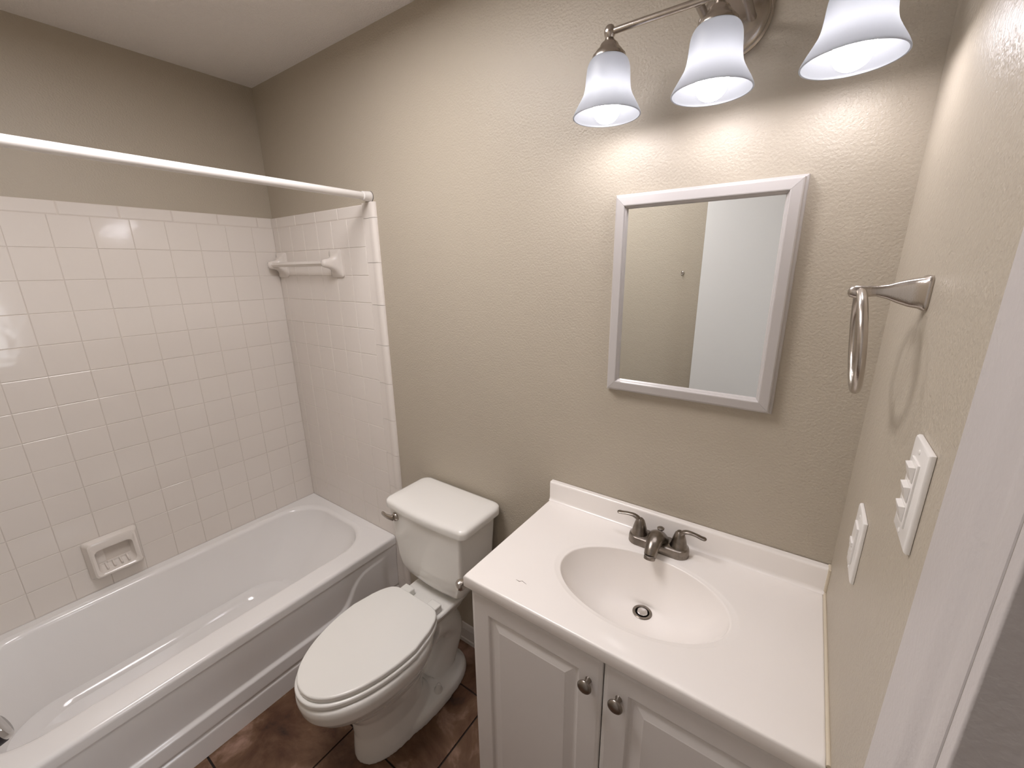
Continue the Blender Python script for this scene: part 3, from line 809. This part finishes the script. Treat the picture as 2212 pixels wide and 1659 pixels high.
# toilet paper holder on the side of the vanity
def build_tp():
    t = thing('toilet_paper_holder', 'nickel toilet paper holder arm on the side of the vanity, below the sink top', 'toilet paper holder', (0.965, -0.340, 0.765))
    for yy in (-0.372, -0.262):
        bm = bmesh.new()
        lathe(bm, [(0.019, 0.0003), (0.019, 0.003), (0.015, 0.006), (0.009, 0.011), (0.0075, 0.020), (0.0085, 0.034), (0.0085, 0.043), (0.004, 0.046)], (0.9657, yy, 0.787), (-1, 0, 0), n=32)
        obj('post', bm, M['nickel'], t, smooth=True)
    bm = bmesh.new()
    sweep(bm, [(0.927, -0.262, 0.787), (0.927, -0.397, 0.786)], 0.0065, n=20)
    lathe(bm, [(0.0065, 0.0), (0.0085, 0.010), (0.0125, 0.022), (0.0148, 0.028), (0.0145, 0.034), (0.0105, 0.040), (0.004, 0.042)], (0.927, -0.394, 0.786), (-0.35, -1, 0.15), n=28)
    obj('arm', bm, M['nickel'], t, smooth=True)
build_tp()

# ------------------------------------------------------------------ mirror cabinet
def build_mirror():
    x0, x1, z0, z1 = 1.1245, 1.5225, 1.2565, 1.7570
    t = thing('medicine_cabinet', 'white framed mirror cabinet on the beige wall above the sink', 'mirror cabinet', ((x0+x1)/2, 0, z0))
    prof = [(0.000, 0.0005), (0.000, 0.0080), (0.0010, 0.0100), (0.0045, 0.0110), (0.0055, 0.0125), (0.0055, 0.0195), (0.0065, 0.0225), (0.0090, 0.0240), (0.0265, 0.0265), (0.0285, 0.0260), (0.0300, 0.0215), (0.0330, 0.0190), (0.0350, 0.0130), (0.0350, 0.0060), (0.030, 0.0005)]
    g = 0.0002
    C = [(x0, z0, 1, 1), (x1, z0, -1, 1), (x1, z1, -1, -1), (x0, z1, 1, -1)]
    for k in range(4):
        (ax, az, sx, sz), (bx_, bz, tx, tz) = C[k], C[(k+1) % 4]
        dirx = (bx_-ax); dirz = bz-az; L = math.hypot(dirx, dirz); ux, uz = dirx/L, dirz/L
        bm = bmesh.new()
        loft(bm, [[Vector((ax+sx*i+ux*g, -d, az+sz*i+uz*g)) for i, d in prof], [Vector((bx_+tx*i-ux*g, -d, bz+tz*i-uz*g)) for i, d in prof]])
        obj('frame_rail', bm, M['frame'], t)
    bm = bmesh.new(); bx(bm, x0+0.033, x1-0.033, -0.0125, -0.0005, z0+0.033, z1-0.033)
    o = obj('mirror_glass', bm, M['mirror'], t)
build_mirror()

# ------------------------------------------------------------------ vanity light
def build_light():
    t = thing('vanity_light', 'brushed nickel three-lamp wall light with frosted bell shades, above the mirror', 'wall light', (1.351, 0, 1.99))
    bm = bmesh.new()
    lathe(bm, [(0.0690, 0.0005), (0.0700, 0.006), (0.0670, 0.010), (0.0650, 0.0105), (0.0630, 0.016), (0.0560, 0.021), (0.0520, 0.0215), (0.0450, 0.026), (0.030, 0.032), (0.012, 0.035), (0.002, 0.0355)], (1.352, 0, 2.058), (0, -1, 0), n=64)
    obj('canopy', bm, M['nickel'], t, smooth=True)
    yb, zb = -0.140, 2.045
    bm = bmesh.new(); sweep(bm, [(1.147, yb, zb), (1.557, yb, zb)], 0.0062, n=24); obj('bar', bm, M['nickel'], t, smooth=True)
    for sx in (1.315, 1.388):
        bm = bmesh.new(); lathe(bm, [(0.0095, 0.015), (0.0085, 0.024), (0.0075, 0.03), (0.0075, 0.135), (0.009, 0.14)], (sx, 0, zb), (0, -1, 0), n=24); obj('stem', bm, M['nickel'], t, smooth=True)
    for i in range(3):
        x = 1.1465+i*0.2055
        bm = bmesh.new(); lathe(bm, [(0.002, -0.0125), (0.007, -0.011), (0.0105, -0.006), (0.0118, 0), (0.0105, 0.006), (0.007, 0.011), (0.002, 0.0125)], (x, yb, zb), (0, 0, 1), n=24); obj('finial', bm, M['nickel'], t, smooth=True)
        bm = bmesh.new()
        lathe(bm, [(0.006, 0.038), (0.0065, 0.031), (0.0095, 0.029), (0.0110, 0.026), (0.0170, 0.021), (0.0185, 0.0185), (0.0190, 0.016), (0.0250, 0.010), (0.0300, 0.0035), (0.0335, 0.0), (0.0345, -0.008), (0.0335, -0.010), (0.0300, -0.010)], (x, yb, 2.004), (0, 0, 1), n=40)
        obj('socket_cup', bm, M['nickel'], t, smooth=True)
        bm = bmesh.new(); h0 = 1.8935
        out = [(0.0706, 0.0), (0.0700, 0.0025), (0.0655, 0.012), (0.0600, 0.0215), (0.0545, 0.031), (0.0500, 0.040), (0.0470, 0.051), (0.0455, 0.064), (0.0445, 0.078), (0.0430, 0.090), (0.0395, 0.099), (0.0340, 0.105), (0.0290, 0.1075)]
        th = 0.0028
        inn = [(r-th, h+0.0012) for r, h in reversed(out)]
        inn[-1] = (0.0706-th, 0.0)
        rings = []
        for r, h in smooth_path(out, 3)+smooth_path(inn, 3):
            rings.append([Vector((x+r*math.cos(2*PI*q/56), yb+r*math.sin(2*PI*q/56), h0+h)) for q in range(56)])
        rings.append(rings[0])
        loft(bm, rings, cap0=False, cap1=False)
        bmesh.ops.remove_doubles(bm, verts=bm.verts[:], dist=1e-6)
        sh = obj('lamp_shade', bm, M['shade'], t, smooth=True); sh['label'] = 'frosted white glass bell shade'
        bm = bmesh.new()
        pr = []
        for q in range(11):
            a = -PI/2+PI*0.78*q/10; pr.append((max(0.0005, 0.0290*math.cos(a)), 0.029+0.0290*math.sin(a)))
        pr += [(0.0160, 0.062), (0.0135, 0.072), (0.0130, 0.084)]
        lathe(bm, pr, (x, yb, 1.8800), (0, 0, 1), n=32)
        obj('bulb', bm, M['bulb'], t, smooth=True)['label'] = 'lit white bulb'
build_light()

# fill light added on the ceiling out of view, shaped as a flush fixture
t = thing('ceiling_fill_light', 'added out-of-view fill light, a large round white flush fixture with a lit flat diffuser on the bathroom ceiling', 'fill light', (0.60, -0.74, ZC))
bm = bmesh.new(); lathe(bm, [(0.300, 0), (0.312, 0.004), (0.314, 0.030), (0.308, 0.036), (0.301, 0.034), (0.301, 0.022), (0.29, 0.020)], (0.60, -0.74, ZC), (0, 0, -1), n=64); obj('housing', bm, M['white'], t, smooth=True)
bm = bmesh.new(); lathe(bm, [(0.300, 0.023), (0.299, 0.030), (0.295, 0.033)], (0.60, -0.74, ZC), (0, 0, -1), n=64); obj('diffuser', bm, M['lit'], t, smooth=True)

# ------------------------------------------------------------------ towel ring
def build_ring():
    y, z = -0.307, 1.5465
    t = thing('towel_ring', 'brushed nickel towel ring hanging from a flared post on the right wall', 'towel ring', (XR, y, z-0.16))
    bm = bmesh.new()
    def R(w, h, d, dz=0, n=4.0): return [Vector((XR-d, y+w*math.copysign(abs(math.cos(q))**(2/n), math.cos(q)), z+dz+h*math.copysign(abs(math.sin(q))**(2/n), math.sin(q)))) for q in [2*PI*i/48 for i in range(48)]]
    prof = [(0.0200, 0.0225, 0.0002, 0, 5), (0.0205, 0.0230, 0.003, 0, 5), (0.0195, 0.0220, 0.0055, 0, 5), (0.0180, 0.0205, 0.0075, 0, 4.5), (0.0150, 0.0185, 0.018, 0, 4), (0.0115, 0.0145, 0.030, 0.0005, 3.5),
            (0.0085, 0.0095, 0.042, 0.001, 3), (0.0072, 0.0072, 0.052, 0.0015, 2.6), (0.0078, 0.0076, 0.060, 0.001, 2.4), (0.0090, 0.0090, 0.070, 0.0, 2.2), (0.0088, 0.0090, 0.076, 0, 2.1), (0.0070, 0.0070, 0.0815, 0, 2), (0.003, 0.003, 0.084, 0, 2)]
    loft(bm, [R(w, h, d, dz, n) for w, h, d, dz, n in prof])
    obj('post', bm, M['nickel'], t, smooth=True)
    bm = bmesh.new(); rr = 0.0700
    pts = [(XR-0.0695+0.0075*(1-math.sin(a)), y+rr*math.cos(a), z+0.0005-rr+rr*math.sin(a)) for a in [2*PI*i/96 for i in range(96)]]
    sweep(bm, pts, 0.0060, n=16, up=(1, 0, 0), closed=True)
    obj('ring', bm, M['nickel'], t, smooth=True)
build_ring()

# ------------------------------------------------------------------ wall plates on the right wall
def plate_box(bm, y0, y1, z0, z1, th, bow=0.0015):
    """convex cover plate, rounded shoulders"""
    prof = [(0, 0.0002), (0, th-0.003), (0.0012, th-0.0012), (0.004, th)]
    rings = []
    for i, d in prof:
        rings.append([Vector((XR-d, y0+i, z0+i)), Vector((XR-d, y1-i, z0+i)), Vector((XR-d, y1-i, z1-i)), Vector((XR-d, y0+i, z1-i))])
    loft(bm, rings)
def screw(y, z, d, parent):
    bm = bmesh.new(); lathe(bm, [(0.0030, -0.002), (0.0030, 0.0004), (0.0020, 0.0010)], (XR-d, y, z), (-1, 0, 0), n=16); obj('screw', bm, M['white'], parent, smooth=True)
def build_plates():
    t = thing('switch_plate', 'white wall plate with three small stacked switches, nearest on the right wall', 'switch plate', (XR, -0.496, 1.283))
    y0, y1, z0, z1 = -0.5305, -0.4605, 1.284, 1.399; yc = (y0+y1)/2
    bm = bmesh.new(); plate_box(bm, y0, y1, z0, z1, 0.0065); obj('cover_plate', bm, M['white'], t, bevel=0.0008)
    bm = bmesh.new(); bx(bm, XR-0.0085, XR-0.006, yc-0.0165, yc+0.0165, 1.304, 1.379); obj('strap', bm, M['white'], t, bevel=0.0006)
    for i in range(3):
        zc = 1.3415+(1-i)*0.0235; d = 0.0085
        bm = bmesh.new()
        v = [Vector((XR-d, yc+a, zc+b)) for a, b in ((-0.0115, -0.0095), (0.0115, -0.0095), (0.0115, 0.0095), (-0.0115, 0.0095))]
        tip = 0.0055
        w = [Vector((XR-d-0.0012, yc-0.0105, zc-0.0085)), Vector((XR-d-0.0012, yc+0.0105, zc-0.0085)), Vector((XR-d-tip, yc+0.0105, zc+0.0085)), Vector((XR-d-tip, yc-0.0105, zc+0.0085))]
        loft(bm, [v, w]); obj('rocker', bm, M['white'], t, bevel=0.0004)
    screw(yc, 1.389, 0.0065, t); screw(yc, 1.2935, 0.0065, t)
    t = thing('outlet_plate', 'white wall plate with a boxy electrical outlet, on the right wall just above the backsplash', 'outlet', (XR, -0.252, 1.074))
    y0, y1, z0, z1 = -0.2905, -0.2140, 1.073, 1.1870; yc = (y0+y1)/2
    bm = bmesh.new(); plate_box(bm, y0, y1, z0, z1, 0.0065); obj('cover_plate', bm, M['white'], t, bevel=0.0008)
    bm = bmesh.new(); bx(bm, XR-0.0095, XR-0.006, yc-0.0168, yc+0.0168, 1.0965, 1.1635); ob = obj('receptacle', bm, M['white'], t, bevel=0.001)
    for zc in (1.130,):
        bm = bmesh.new(); bx(bm, XR-0.0120, XR-0.009, yc-0.012, yc+0.012, zc-0.0035, zc+0.0035); obj('test_button', bm, M['white'], ob, bevel=0.0006)
    bm = bmesh.new(); bx(bm, XR-0.0110, XR-0.009, yc-0.012, yc+0.012, 1.119, 1.125); obj('reset_button', bm, M['white'], ob, bevel=0.0006)
    screw(yc, 1.179, 0.0065, t); screw(yc, 1.0815, 0.0065, t)
build_plates()

# robe hook on the wall behind the camera, seen in the mirror
bm = bmesh.new()
hx, hz = 0.973, 1.546
lathe(bm, [(0.0085, 0), (0.0085, 0.002), (0.004, 0.004)], (hx, YF, hz+0.004), (0, 1, 0), n=20)
sweep(bm, smooth_path([(hx, YF+0.002, hz+0.008), (hx, YF+0.012, hz+0.006), (hx, YF+0.018, hz+0.012), (hx, YF+0.020, hz+0.016)], 4), 0.002, n=10)
sweep(bm, smooth_path([(hx, YF+0.002, hz+0.002), (hx, YF+0.010, hz-0.006), (hx, YF+0.016, hz-0.010), (hx, YF+0.022, hz-0.004)], 4), 0.002, n=10)
tag(obj('robe_hook', bm, M['chrome'], smooth=True), 'tiny chrome hook on the wall, seen in the mirror beside the open door', 'hook')
